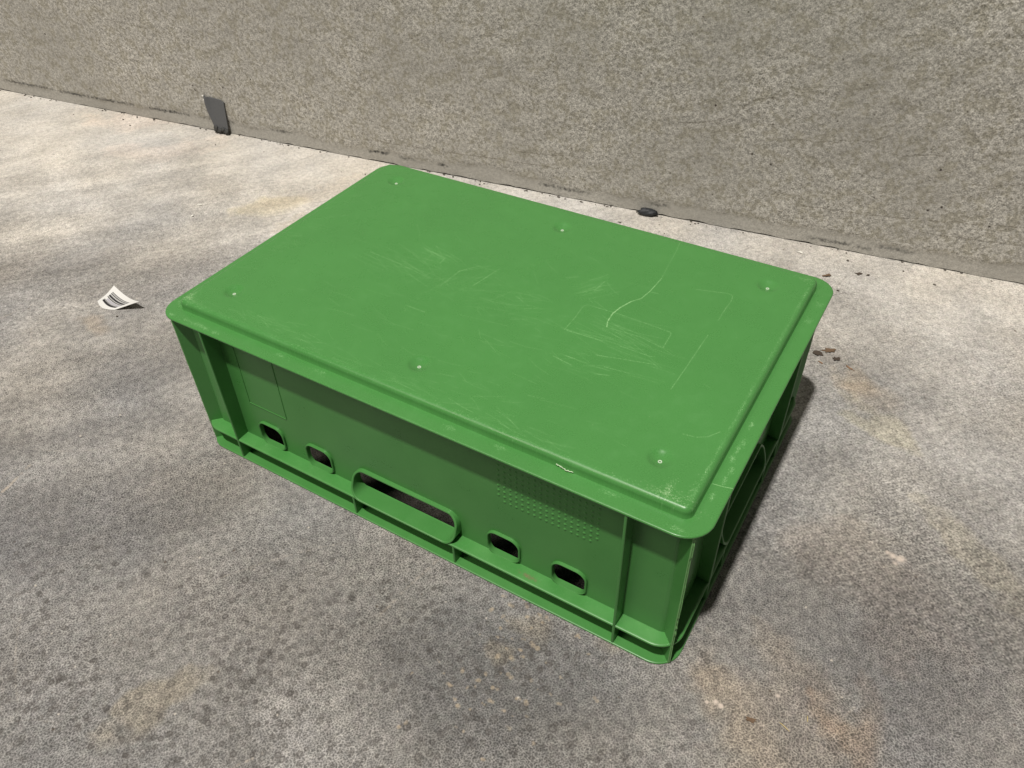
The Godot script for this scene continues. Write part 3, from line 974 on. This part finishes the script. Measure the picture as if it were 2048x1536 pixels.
func build_crate() -> void:
	var crate := thing("plastic_crate", "scratched green plastic stacking crate lying upside down on the concrete floor", "crate")
	var top := top_material()
	var ledge_mat := ledge_material()
	# --- raised base panel with six shallow dimples
	var nx := 300
	var nz := 188
	var st := begin()
	var rows := [Vector3(0.0084, FLANGE_Y - 0.0002, 0), Vector3(0.0079, FLANGE_Y + 0.0004, 0), Vector3(0.0077, TOP_Y - 0.0052, 0)]
	for k in range(1, 7):
		var a := PI / 2 * k / 6.0
		rows.append(Vector3(0.0077 - 0.0052 * (1.0 - cos(a)), TOP_Y - 0.0052 * (1.0 - sin(a)), 0))
	rows.append(Vector3(0.0012, TOP_Y, 0))
	rows.append(Vector3(0.0, TOP_Y, 0))
	sweep(st, IX, IZ, rows, nx, nz, 8)
	var dimples := []
	for sx in [-1, 0, 1]:
		for sz in [-1, 1]:
			dimples.append(Vector2(sx * 0.2437 - 0.0006, sz * 0.1417 - 0.0012))
	var bow := noise(FastNoiseLite.TYPE_SIMPLEX_SMOOTH, 4.0, 66)
	var height := func(x: float, z: float) -> float:
		var y := TOP_Y
		var edge := minf(IX - absf(x), IZ - absf(z))
		y += bow.get_noise_2d(x, z) * 0.0007 * smoothstep(0.0, 0.04, edge)
		for d in dimples:
			var q: float = Vector2(x, z).distance_to(d) / 0.0112
			if q < 1.0:
				y -= 0.0034 * pow(1.0 - q * q, 1.1)
		return y
	st.set_smooth_group(1)
	var hs := []
	for j in nz + 1:
		var row := PackedVector3Array()
		for i in nx + 1:
			var x := lerpf(-IX, IX, float(i) / nx)
			var z := lerpf(-IZ, IZ, float(j) / nz)
			row.append(Vector3(x, height.call(x, z), z))
		hs.append(row)
	for j in nz:
		for i in nx:
			quad(st, hs[j][i], hs[j][i + 1], hs[j + 1][i + 1], hs[j + 1][i])
	st.set_smooth_group(-1)
	quad_to(st, Vector3(-IX, 0.1935, -IZ), Vector3(IX, 0.1935, -IZ), Vector3(IX, 0.1935, IZ), Vector3(-IX, 0.1935, IZ), Vector3.DOWN)
	var base := part("base_panel", done(st), top, crate)
	for sx in [-1, 0, 1]:
		for sz in [-1, 1]:
			var at := Vector3(sx * 0.2437, 0, sz * 0.1417)
			at.y = height.call(at.x, at.z) + 0.0001
			var gm := begin()
			gm.set_smooth_group(1)
			var sec := [Vector2(0.0009, -0.0006), Vector2(0.0010, 0.0003), Vector2(0.0014, 0.0005), Vector2(0.0018, 0.0003), Vector2(0.0019, -0.0006)]
			for k in sec.size() - 1:
				for j in 14:
					var a := TAU * j / 14
					var b := TAU * (j + 1) / 14
					quad_to(gm, at + Vector3(cos(a) * sec[k].x, sec[k].y, sin(a) * sec[k].x), at + Vector3(cos(b) * sec[k].x, sec[k].y, sin(b) * sec[k].x), at + Vector3(cos(b) * sec[k + 1].x, sec[k + 1].y, sin(b) * sec[k + 1].x), at + Vector3(cos(a) * sec[k + 1].x, sec[k + 1].y, sin(a) * sec[k + 1].x), Vector3.UP)
			part("gate_mark", done(gm), M.white_gate, base)
	# --- flange round the base
	st = begin()
	sweep(st, IX, IZ, [Vector3(0.0043, FLANGE_Y - 0.0028, 1), Vector3(0.0248, FLANGE_Y - 0.0028, 0), Vector3(0.0255, FLANGE_Y - 0.0020, 0), Vector3(0.0255, FLANGE_Y - 0.0007, 0), Vector3(0.0247, FLANGE_Y, 0), Vector3(0.0228, FLANGE_Y, 1), Vector3(0.0063, FLANGE_Y, 0)], 60, 40, 12)
	part("base_flange", done(st), top, crate)
	# --- walls with their openings
	var wz := IZ + WALL_D
	var wx := IX + WALL_D - 0.001
	var v1 := FLANGE_Y - 0.0025
	var grips := {"u": -0.0045, "v": 0.0455, "hw": 0.0648, "hh": 0.0152, "r": 0.0120, "grip": true}
	var grip_end := {"u": 0.0, "v": 0.0455, "hw": 0.0648, "hh": 0.0152, "r": 0.0120, "grip": true}
	for side in 4:
		var end := side > 1
		var holes := []
		for u in ([0.0, 0.145] if end else [-0.194, -0.1235, 0.0, 0.1135, 0.1855]):
			if u == 0.0:
				holes.append((grip_end if end else grips).duplicate())
			else:
				holes.append({"u": u, "v": 0.0462, "hw": 0.0172, "hh": 0.0156, "r": 0.0098, "grip": false})
		var cut := []
		for h in holes:
			cut.append({"u": h.u, "v": h.v, "hw": h.hw + 0.001, "hh": h.hh + 0.001, "r": h.r + 0.001})
		st = begin()
		panel(st, side, -(IZ if end else IX), IZ if end else IX, 0.0012, v1, wx if end else wz, 0.0026, cut)
		var wall := part("end_wall" if end else "side_wall", done(st), M.green, crate)
		for h in holes:
			st = begin()
			var grip: bool = h.grip
			var face: float = (wx if end else wz) + draft(h.v)
			frame_ring(st, side, h, 0.0026 if grip else 0.0020, face - 0.0027, face + (0.0040 if grip else 0.0028), (0.2990 if end else 0.1997) if grip else 0.0)
			part("handle_frame" if grip else "vent_frame", done(st), M.green, crate)
		# ribs: two tall ones, and short ones under the handle
		var depth := 0.2996 if end else 0.1991
		for u in ([-0.110, 0.110] if end else [-0.2405, 0.2405]):
			st = begin()
			rib(st, side, u, 0.0026, 0.0012, FLANGE_Y - 0.0024, (wx if end else wz) - 0.0008, depth, 0.0)
			part("rib", done(st), M.green, crate)
		for u in ([-0.0686, 0.0615] if not end else [-0.065, 0.065]):
			st = begin()
			rib(st, side, u, 0.0024, 0.0012, 0.0282, (wx if end else wz) - 0.0008, depth - 0.0006, 0.0)
			part("short_rib", done(st), M.green, crate)
		if side == 0:
			# thin raised outline of a label field, open at the top
			st = begin()
			st.set_smooth_group(-1)
			for e in [[-0.2190, 0.0850, -0.2180, v1], [-0.1640, 0.0850, -0.1630, v1], [-0.2180, 0.0850, -0.1640, 0.0860]]:
				var p := []
				for k in [[0, 1], [2, 1], [2, 3], [0, 3]]:
					p.append(Vector3(e[k[0]], e[k[1]], wz + draft(e[k[1]])))
				var out := Vector3(0, 0, 0.0006)
				quad_to(st, p[0] + out, p[1] + out, p[2] + out, p[3] + out, out)
				for k in 4:
					quad_to(st, p[k] - out, p[(k + 1) % 4] - out, p[(k + 1) % 4] + out, p[k] + out, (p[k] + p[(k + 1) % 4]) / 2 - (p[0] + p[2]) / 2)
			part("label_outline", done(st), M.green, wall)
			# field of small grip dots
			st = begin()
			for i in 17:
				for j in 11:
					if (i == 0 or i == 16) and j == 0:
						continue
					dot(st, Vector3(0.1095 + i * 0.0063, 0.1125 + j * 0.0066, wz + draft(0.1125 + j * 0.0066)), 0.0018, 0.0008)
			var dots := part("grip_dots", done(st), M.green, wall)
			dots.set_meta("kind", "stuff")
	# --- rounded corners of the walls
	for c in 4:
		st = begin()
		var o := Vector3((wx - WALL_D) * (1 if c == 0 or c == 3 else -1), 0, IZ * (1 if c < 2 else -1))
		st.set_smooth_group(1)
		for k in 8:
			var a := PI / 2 * (c + k / 8.0)
			var b := PI / 2 * (c + (k + 1) / 8.0)
			var da := Vector3(cos(a), 0, sin(a))
			var db := Vector3(cos(b), 0, sin(b))
			var lo := Vector3(0, 0.0012, 0)
			var hi := Vector3(0, v1, 0)
			for th in [0.0, 0.0026]:
				var r0: float = WALL_D - th + draft(lo.y)
				var r1: float = WALL_D - th + draft(hi.y)
				quad_to(st, o + da * r0 + lo, o + db * r0 + lo, o + db * r1 + hi, o + da * r1 + hi, da if th == 0.0 else -da)
		part("corner_wall", done(st), M.green, crate)
		# the web that stands out from each corner, with its torn mould seam
		st = begin()
		var dir := Vector3(cos(PI / 2 * (c + 0.5)), 0, sin(PI / 2 * (c + 0.5)))
		var seam := begin()
		corner_web(st, seam, o, dir, 0.0054, 0.0242, 0.0012, FLANGE_Y - 0.0024, c)
		var web := part("corner_rib", done(st), M.green, crate)
		part("mould_seam", done(seam), M.edge_worn, web)
	# --- ledge above the rim, and the rim that stands on the floor
	st = begin()
	sweep(st, RX, IZ, [Vector3(0.0043, 0.0273, 1), Vector3(0.0236, 0.0273, 0), Vector3(0.0243, 0.0279, 0), Vector3(0.0243, 0.0291, 0), Vector3(0.0236, 0.0298, 0), Vector3(0.0220, 0.0299, 1), Vector3(0.0043, 0.0301, 0)], 60, 40, 12)
	part("ledge", done(st), ledge_mat, crate)
	st = begin()
	sweep(st, RX, IZ, [Vector3(0.0030, 0.0002, 1), Vector3(0.0251, 0.0002, 0), Vector3(0.0256, 0.0006, 0), Vector3(0.0256, 0.0014, 0), Vector3(0.0251, 0.0019, 0), Vector3(0.0238, 0.0020, 1), Vector3(0.0043, 0.0022, 1), Vector3(0.0030, 0.0022, 1), Vector3(0.0030, 0.0002, 0)], 60, 40, 12)
	part("rim", done(st), M.green, crate)


func rib(st: SurfaceTool, side: int, u: float, t: float, v0: float, v1: float, w0: float, w1: float, ragged: float) -> void:
	# a plate that stands out from a wall, its outer edge rounded
	var e := t * 0.32
	var sec := [Vector2(-t / 2, w0), Vector2(-t / 2, w1 - e), Vector2(-t / 2 + e * 0.3, w1 - e * 0.3), Vector2(-t / 2 + e, w1), Vector2(t / 2 - e, w1), Vector2(t / 2 - e * 0.3, w1 - e * 0.3), Vector2(t / 2, w1 - e), Vector2(t / 2, w0)]
	var n := 14
	for s in sec.size() - 1:
		st.set_smooth_group(1 if s == 0 else (3 if s == sec.size() - 2 else 2))
		for k in n:
			var pts := []
			for q in [[s, k], [s + 1, k], [s + 1, k + 1], [s, k + 1]]:
				pts.append(on_side(side, u + sec[q[0]].x, lerpf(v0, v1, float(q[1]) / n), sec[q[0]].y))
			var dn := Vector2(-(sec[s + 1].y - sec[s].y), sec[s + 1].x - sec[s].x)
			quad_to(st, pts[0], pts[1], pts[2], pts[3], on_side(side, dn.x, 0, dn.y))


func corner_web(st: SurfaceTool, seam: SurfaceTool, o: Vector3, dir: Vector3, r0: float, r1: float, v0: float, v1: float, sd: int) -> void:
	var side := Vector3(-dir.z, 0, dir.x)
	var r := RandomNumberGenerator.new()
	r.seed = 300 + sd
	var n := 70
	var t := 0.0013
	var rows := []
	var j := 0.0
	for k in n + 1:
		if r.randf() < 0.3:
			j = r.randf_range(-0.0003, 0.0004)
		if r.randf() < 0.06:
			j = r.randf_range(0.0004, 0.0009)
		var y := lerpf(v0, v1, float(k) / n)
		var e := r1 + j * (1.0 if sd == 0 else 0.35)
		rows.append([o + dir * r0 - side * t + Vector3(0, y, 0), o + dir * (r1 - 0.0008) - side * t + Vector3(0, y, 0), o + dir * e - side * t * 0.6 + Vector3(0, y, 0), o + dir * (e - 0.0005) + Vector3(0, y, 0), o + dir * e + side * t * 0.7 + Vector3(0, y, 0), o + dir * (r1 - 0.0008) + side * t + Vector3(0, y, 0), o + dir * r0 + side * t + Vector3(0, y, 0)])
	for k in n:
		for s in 6:
			var to := st if s == 0 or s == 5 else seam
			to.set_smooth_group(1 if s == 0 else (2 if s == 5 else -1))
			quad_to(to, rows[k][s], rows[k][s + 1], rows[k + 1][s + 1], rows[k + 1][s], -side if s == 0 else (side if s == 5 else dir))


func dot(st: SurfaceTool, at: Vector3, rad: float, h: float) -> void:
	st.set_smooth_group(1)
	for k in 2:
		var a0: float = [1.0, 0.62][k]
		var a1: float = [0.62, 0.0][k]
		var h0: float = [-0.0001, h * 0.72][k]
		var h1: float = [h * 0.72, h][k]
		for j in 8:
			var b := TAU * j / 8
			var c := TAU * (j + 1) / 8
			var p := at + Vector3(cos(b) * rad * a0, sin(b) * rad * a0, h0)
			var q := at + Vector3(cos(c) * rad * a0, sin(c) * rad * a0, h0)
			var s := at + Vector3(cos(c) * rad * a1, sin(c) * rad * a1, h1)
			var t := at + Vector3(cos(b) * rad * a1, sin(b) * rad * a1, h1)
			tri_to(st, p, q, s, Vector3.BACK)
			if a1 > 0.0:
				tri_to(st, p, s, t, Vector3.BACK)


# ------------------------------------------------------------------ small things
func build_small_things() -> void:
	paper_label()
	grey_strip()
	# black rubber lump in the joint
	var n := noise(FastNoiseLite.TYPE_SIMPLEX_SMOOTH, 1.4, 77, FastNoiseLite.FRACTAL_FBM, 3)
	var st := begin()
	ball(st, Vector3.ZERO, Vector3(0.0165, 0.0065, 0.0085), 10, 18, n, 0.35)
	var lump := single("rubber_lump", done(st), plain(lin(0.020, 0.022, 0.026), 0.6), "black rubber lump wedged in the joint between floor and wall", "rubber")
	lump.position = Vector3(-0.055, 0.0056, -0.5545)
	lump.rotation.y = 0.25
	# a curl of shaved plastic on the flange
	st = begin()
	var pts := []
	var raw := [Vector3(0.1679, 0.1935, 0.1808), Vector3(0.1700, 0.1930, 0.1824), Vector3(0.1725, 0.1926, 0.1822), Vector3(0.1745, 0.1932, 0.1832), Vector3(0.1765, 0.1926, 0.1830), Vector3(0.1796, 0.1930, 0.1842), Vector3(0.1810, 0.1925, 0.1834), Vector3(0.1857, 0.1926, 0.1832), Vector3(0.1923, 0.1924, 0.1829), Vector3(0.2016, 0.1922, 0.1832), Vector3(0.2083, 0.1921, 0.1830)]
	for k in raw.size() - 1:
		for j in 5:
			pts.append(raw[k].lerp(raw[k + 1], j / 5.0) + Vector3(0, absf(sin(k * 5.0 + j * 1.7)) * 0.0005, sin(k * 5.0 + j * 1.9) * 0.0005))
	pts.append(raw[-1])
	tube(st, pts.slice(0, 36), 0.00042)
	single("plastic_shaving", done(st), M.shaving, "thin pale curl of shaved plastic on the flange of the green crate", "shaving")
	# grit that has gathered in the joint along the wall
	st = begin()
	var r := RandomNumberGenerator.new()
	r.seed = 640
	for k in 120:
		var x := r.randf_range(-1.62, 0.62)
		var rad := r.randf_range(0.0006, 0.0019) * (1.0 if r.randf() < 0.9 else 1.6)
		var z := -0.5665 - 0.122 * x + absf(r.randfn(0.0, 0.0035)) + (r.randf_range(0.0, 0.06) if r.randf() < 0.18 else 0.0)
		ball(st, Vector3(x, rad * 0.5, z), Vector3(rad * r.randf_range(0.8, 1.7), rad * 0.7, rad), 4, 6, n, 0.6)
	var grit := single("grit", done(st), plain(lin(0.10, 0.088, 0.074), 0.9), "dark grit gathered along the foot of the concrete wall", "grit")
	grit.set_meta("kind", "stuff")
	# dry leaf scraps and crumbs on the floor between crate and wall
	var brown := plain(lin(0.135, 0.085, 0.050), 0.8)
	var dark := plain(lin(0.060, 0.044, 0.032), 0.85)
	var rust := plain(lin(0.24, 0.145, 0.085), 0.85)
	leaf("leaf_scrap", Vector3(0.3045, 0, -0.3365), 0.0125, 0.0065, 0.5, 0.0030, brown, 1, "pale brown torn leaf scrap touching a darker scrap beside the crate")
	leaf("leaf_scrap", Vector3(0.2935, 0, -0.3240), 0.0075, 0.0062, 0.1, 0.0022, dark, 2, "dark brown leaf scrap touching a paler torn scrap beside the crate")
	leaf("leaf_scrap", Vector3(0.3164, 0, -0.3240), 0.0068, 0.0055, 0.9, 0.0026, dark, 3, "small dark square leaf scrap lying alone near the crate corner")
	leaf("leaf_scrap", Vector3(0.3010, 0, -0.3070), 0.0070, 0.0016, -0.4, 0.0012, rust, 4, "thin rusty sliver of leaf beside the dark end of the crate")
	leaf("leaf_scrap", Vector3(0.3370, 0, -0.3140), 0.0080, 0.0026, -0.4, 0.0014, rust, 5, "narrow rust brown leaf scrap farthest out from the crate's dark end")
	leaf("leaf_scrap", Vector3(0.2950, 0, -0.5435), 0.0066, 0.0048, 0.4, 0.0034, dark, 6, "dark crumpled leaf scrap between the crate corner and the wall")
	leaf("dirt_crumb", Vector3(0.3076, 0, -0.5463), 0.0034, 0.0026, 0.2, 0.0024, dark, 7, "tiny dark crumb beside the crumpled leaf scrap near the wall", "crumb")
	leaf("dirt_crumb", Vector3(0.2560, 0, -0.5150), 0.0080, 0.0040, 0.5, 0.0050, brown, 8, "brown crumb of dirt just past the far corner of the crate", "crumb")
	leaf("dirt_crumb", Vector3(0.2790, 0, -0.4840), 0.0026, 0.0022, 0.2, 0.0018, dark, 9, "tiny dark crumb on pale floor past the crate's far corner", "crumb")
	leaf("seed_husk", Vector3(0.3771, 0, 0.2046), 0.0058, 0.0024, 0.25, 0.0022, brown, 10, "small brown seed husk on the orange stained floor before the crate", "husk")
	leaf("dirt_crumb", Vector3(-0.6120, 0, 0.0870), 0.0026, 0.0020, 0.2, 0.0018, dark, 11, "tiny dark crumb on the floor beside the curled barcode label", "crumb")
	var white := plain(lin(0.72, 0.70, 0.64), 0.8)
	leaf("plaster_chip", Vector3(-0.7640, 0, -0.2090), 0.0058, 0.0030, 0.1, 0.0026, white, 12, "longer white plaster chip on the pale floor beyond the barcode label", "chip")
	leaf("plaster_chip", Vector3(-0.7438, 0, -0.1736), 0.0036, 0.0030, 0.9, 0.0026, white, 13, "smaller round white plaster chip on the floor beyond the barcode label", "chip")
	leaf("plaster_chip", Vector3(0.2020, 0, -0.5600), 0.0060, 0.0026, -0.2, 0.0022, white, 14, "white plaster chip on the pale strip of floor between crate and wall", "chip")
	# bits of straw
	var straw := plain(lin(0.50, 0.40, 0.20), 0.7)
	var spots := [[Vector2(0.4030, 0.1960), 0.35, 0.011, "straw bit lying across the orange stain before the crate"], [Vector2(0.4180, 0.1790), 1.3, 0.006, "short straw bit standing apart on the orange stain before the crate"], [Vector2(0.4440, 0.2180), -0.9, 0.008, "straw bit at the lower edge of the orange floor stain"]]
	for s in spots:
		st = begin()
		var d: Vector3 = Vector3(cos(s[1]), 0, sin(s[1])) * s[2] / 2
		var q := []
		for k in 5:
			q.append(-d + d * 2 * k / 4.0 + Vector3(0, 0.0005 + 0.0006 * sin(PI * k / 4.0), 0))
		tube(st, q, 0.00045, 5)
		var o := single("straw_bit", done(st), straw, s[3], "straw")
		o.position = Vector3(s[0].x, 0.0002, s[0].y)


func leaf(called: String, at: Vector3, a: float, b: float, turn: float, lift: float, m: Material, sd: int, label: String, category := "leaf") -> void:
	# a torn curled scrap: a ragged sheet with a little thickness
	var r := RandomNumberGenerator.new()
	r.seed = 900 + sd
	var st := begin()
	a *= 0.84
	b *= 0.84
	var n := 16
	var rim := []
	for k in n:
		var t := TAU * k / n
		var q := r.randf_range(0.42, 1.25)
		rim.append(Vector2(cos(t) * a, sin(t) * b) * q)
	var y := func(p: Vector2) -> float: return 0.0004 + lift * 0.55 * (0.45 + 0.55 * sin(p.x / a * 2.2 + sd)) * (0.35 + 0.65 * absf(p.y) / b)
	var th := 0.0005
	for ring in 3:
		var f0: float = [0.0, 0.4, 0.75][ring]
		var f1: float = [0.4, 0.75, 1.0][ring]
		for k in n:
			var p: Vector2 = rim[k]
			var q: Vector2 = rim[(k + 1) % n]
			for face in 2:
				st.set_smooth_group(1 + face)
				var o := Vector3(0, th * (1 - face), 0)
				var v := []
				for c in [p * f0, q * f0, q * f1, p * f1]:
					v.append(Vector3(c.x, y.call(c), c.y) + o)
				var up := Vector3.UP if face == 0 else Vector3.DOWN
				if ring > 0:
					tri_to(st, v[0], v[1], v[2], up)
				tri_to(st, v[0], v[2], v[3], up)
	st.set_smooth_group(3)
	for k in n:
		var p: Vector2 = rim[k]
		var q: Vector2 = rim[(k + 1) % n]
		var v0 := Vector3(p.x, y.call(p), p.y)
		var v1 := Vector3(q.x, y.call(q), q.y)
		quad_to(st, v0, v1, v1 + Vector3(0, th, 0), v0 + Vector3(0, th, 0), Vector3(p.x, 0, p.y))
	var o := single(called, done(st), m, label, category)
	o.position = at
	o.rotation.y = turn


func paper_label() -> void:
	var o := thing("paper_label", "curled white paper label printed with a black barcode on the floor", "label", Vector3(-0.640, 0, 0.058))
	# corners: back, left, front, right
	var c0 := Vector3(-0.6758, 0.0060, 0.0405) - o.position
	var c1 := Vector3(-0.6677, 0.0030, 0.0777) - o.position
	var c2 := Vector3(-0.6290, 0.0006, 0.0780) - o.position
	var c3 := Vector3(-0.5914, 0.0160, 0.0575) - o.position
	var w := 96
	var im := Image.create(w, 160, false, Image.FORMAT_RGB8)
	im.fill(Color8(214, 213, 210))
	# bars run along the label; [start, end] across it, in hundredths
	for b in [[22, 24.5], [26, 27.5], [29, 33], [34.5, 36], [37.5, 46], [47, 48], [49, 53], [66, 68], [69, 79]]:
		im.fill_rect(Rect2i(int(w * 0.10), int(b[0] * 1.6), int(w * 0.72), maxi(1, int((b[1] - b[0]) * 1.6))), Color8(46, 45, 48))
	im.fill_rect(Rect2i(int(w * 0.16), int(54.0 * 1.6), int(w * 0.66), int(11.0 * 1.6)), Color8(168, 166, 172))
	var m := plain(Color.WHITE, 0.55, 0.4)
	m.albedo_texture = ImageTexture.create_from_image(im)
	m.texture_repeat = false
	var back := plain(lin(0.62, 0.60, 0.55), 0.8)
	var n := 14
	var at := func(u: float, v: float) -> Vector3:
		var p := c0.lerp(c3, u).lerp(c1.lerp(c2, u), v)
		# curls up towards its right end and sags in the middle
		p.y = lerpf(lerpf(c0.y, c1.y, v), lerpf(c3.y, c2.y, v), u * u) - 0.0045 * sin(PI * u) * (1.0 - 0.6 * v) - 0.002 * sin(PI * v) * (1.0 - u)
		p.y = maxf(p.y, 0.0007)
		p.z += 0.006 * sin(PI * u) * v
		return p
	for face in 2:
		var st := begin()
		st.set_smooth_group(1)
		var drop := Vector3(0, -0.0003 * face, 0)
		for j in n:
			for i in n:
				var g := []
				for k in [[0, 0], [1, 0], [1, 1], [0, 1]]:
					g.append(Vector2((i + k[0]) / float(n), (j + k[1]) / float(n)))
				for k in ([0, 1, 2, 0, 2, 3] if face == 0 else [0, 2, 1, 0, 3, 2]):
					st.set_uv(g[k])
					st.add_vertex(at.call(g[k].x, g[k].y) + drop)
		st.generate_normals()
		part("printed_face" if face == 0 else "paper_back", st, m if face == 0 else back, o)


func grey_strip() -> void:
	# a stub of grey sheet that sticks up out of the joint and leans on the wall
	var o := thing("sealing_strip", "dark grey folded sealing strip stub leaning on the wall", "strip", Vector3(-0.955, 0, -0.4510), atan(0.122))
	var grey := plain(lin(0.098, 0.102, 0.108), 0.55)
	var nv := 16
	var nu := 12
	var at := func(u: float, v: float, back: float) -> Vector3:
		# u across, v up; narrower at the torn foot, its left side folded forward
		var left := lerpf(-0.0195, -0.0290, smoothstep(0.0, 1.0, v)) - 0.004 * sin(PI * v)
		var right := lerpf(0.0165, 0.0215, v)
		var x := lerpf(left, right, u)
		var y := lerpf(0.010, 0.071, v) + 0.004 * (1.0 - u) * v - (0.003 if u > 0.85 and v > 0.95 else 0.0)
		if v < 0.01:
			y += 0.003 * sin(u * 21.0)
		var z := 0.0065 - 0.003 * v + 0.0055 * exp(-pow((u - 0.12) / 0.10, 2.0)) * (0.4 + 0.6 * v) - 0.004 * smoothstep(0.12, 0.0, u)
		return Vector3(x, y, z - back)
	var st := begin()
	for face in 2:
		st.set_smooth_group(1 + face)
		for j in nv:
			for i in nu:
				var p := []
				for k in [[0, 0], [1, 0], [1, 1], [0, 1]]:
					p.append(at.call((i + k[0]) / float(nu), (j + k[1]) / float(nv), 0.0022 * face))
				quad_to(st, p[0], p[1], p[2], p[3], Vector3.BACK if face == 0 else Vector3.FORWARD)
	st.set_smooth_group(-1)
	for i in nu:
		for v in [0.0, 1.0]:
			quad_to(st, at.call(i / float(nu), v, 0.0), at.call((i + 1) / float(nu), v, 0.0), at.call((i + 1) / float(nu), v, 0.0022), at.call(i / float(nu), v, 0.0022), Vector3(0, v * 2 - 1, 0))
	for j in nv:
		for u in [0.0, 1.0]:
			quad_to(st, at.call(u, j / float(nv), 0.0), at.call(u, (j + 1) / float(nv), 0.0), at.call(u, (j + 1) / float(nv), 0.0022), at.call(u, j / float(nv), 0.0022), Vector3(u * 2 - 1, 0, 0))
	part("sheet", done(st), grey, o)
	# torn foot: a few dark shreds down to the floor
	st = begin()
	var crumple := noise(FastNoiseLite.TYPE_SIMPLEX, 1.8, 79, FastNoiseLite.FRACTAL_FBM, 3)
	for s in [[-0.0140, 0.0075, 0.0052, 0.0085], [-0.0050, 0.0055, 0.0060, 0.0060], [0.0045, 0.0090, 0.0042, 0.0050], [0.0125, 0.0055, 0.0062, 0.0062]]:
		ball(st, Vector3(s[0], s[1], 0.0075), Vector3(s[2], s[3], 0.0034), 9, 12, crumple, 0.8)
	part("torn_foot", done(st), plain(lin(0.045, 0.045, 0.042), 0.8), o)
	for p in [Vector3(-0.0292, 0.0745, 0.0040), Vector3(-0.0285, 0.0665, 0.0045)]:
		st = begin()
		ball(st, p, Vector3(0.0022, 0.0022, 0.0012), 6, 8)
		part("paint_fleck", done(st), plain(lin(0.75, 0.73, 0.68), 0.7), o)
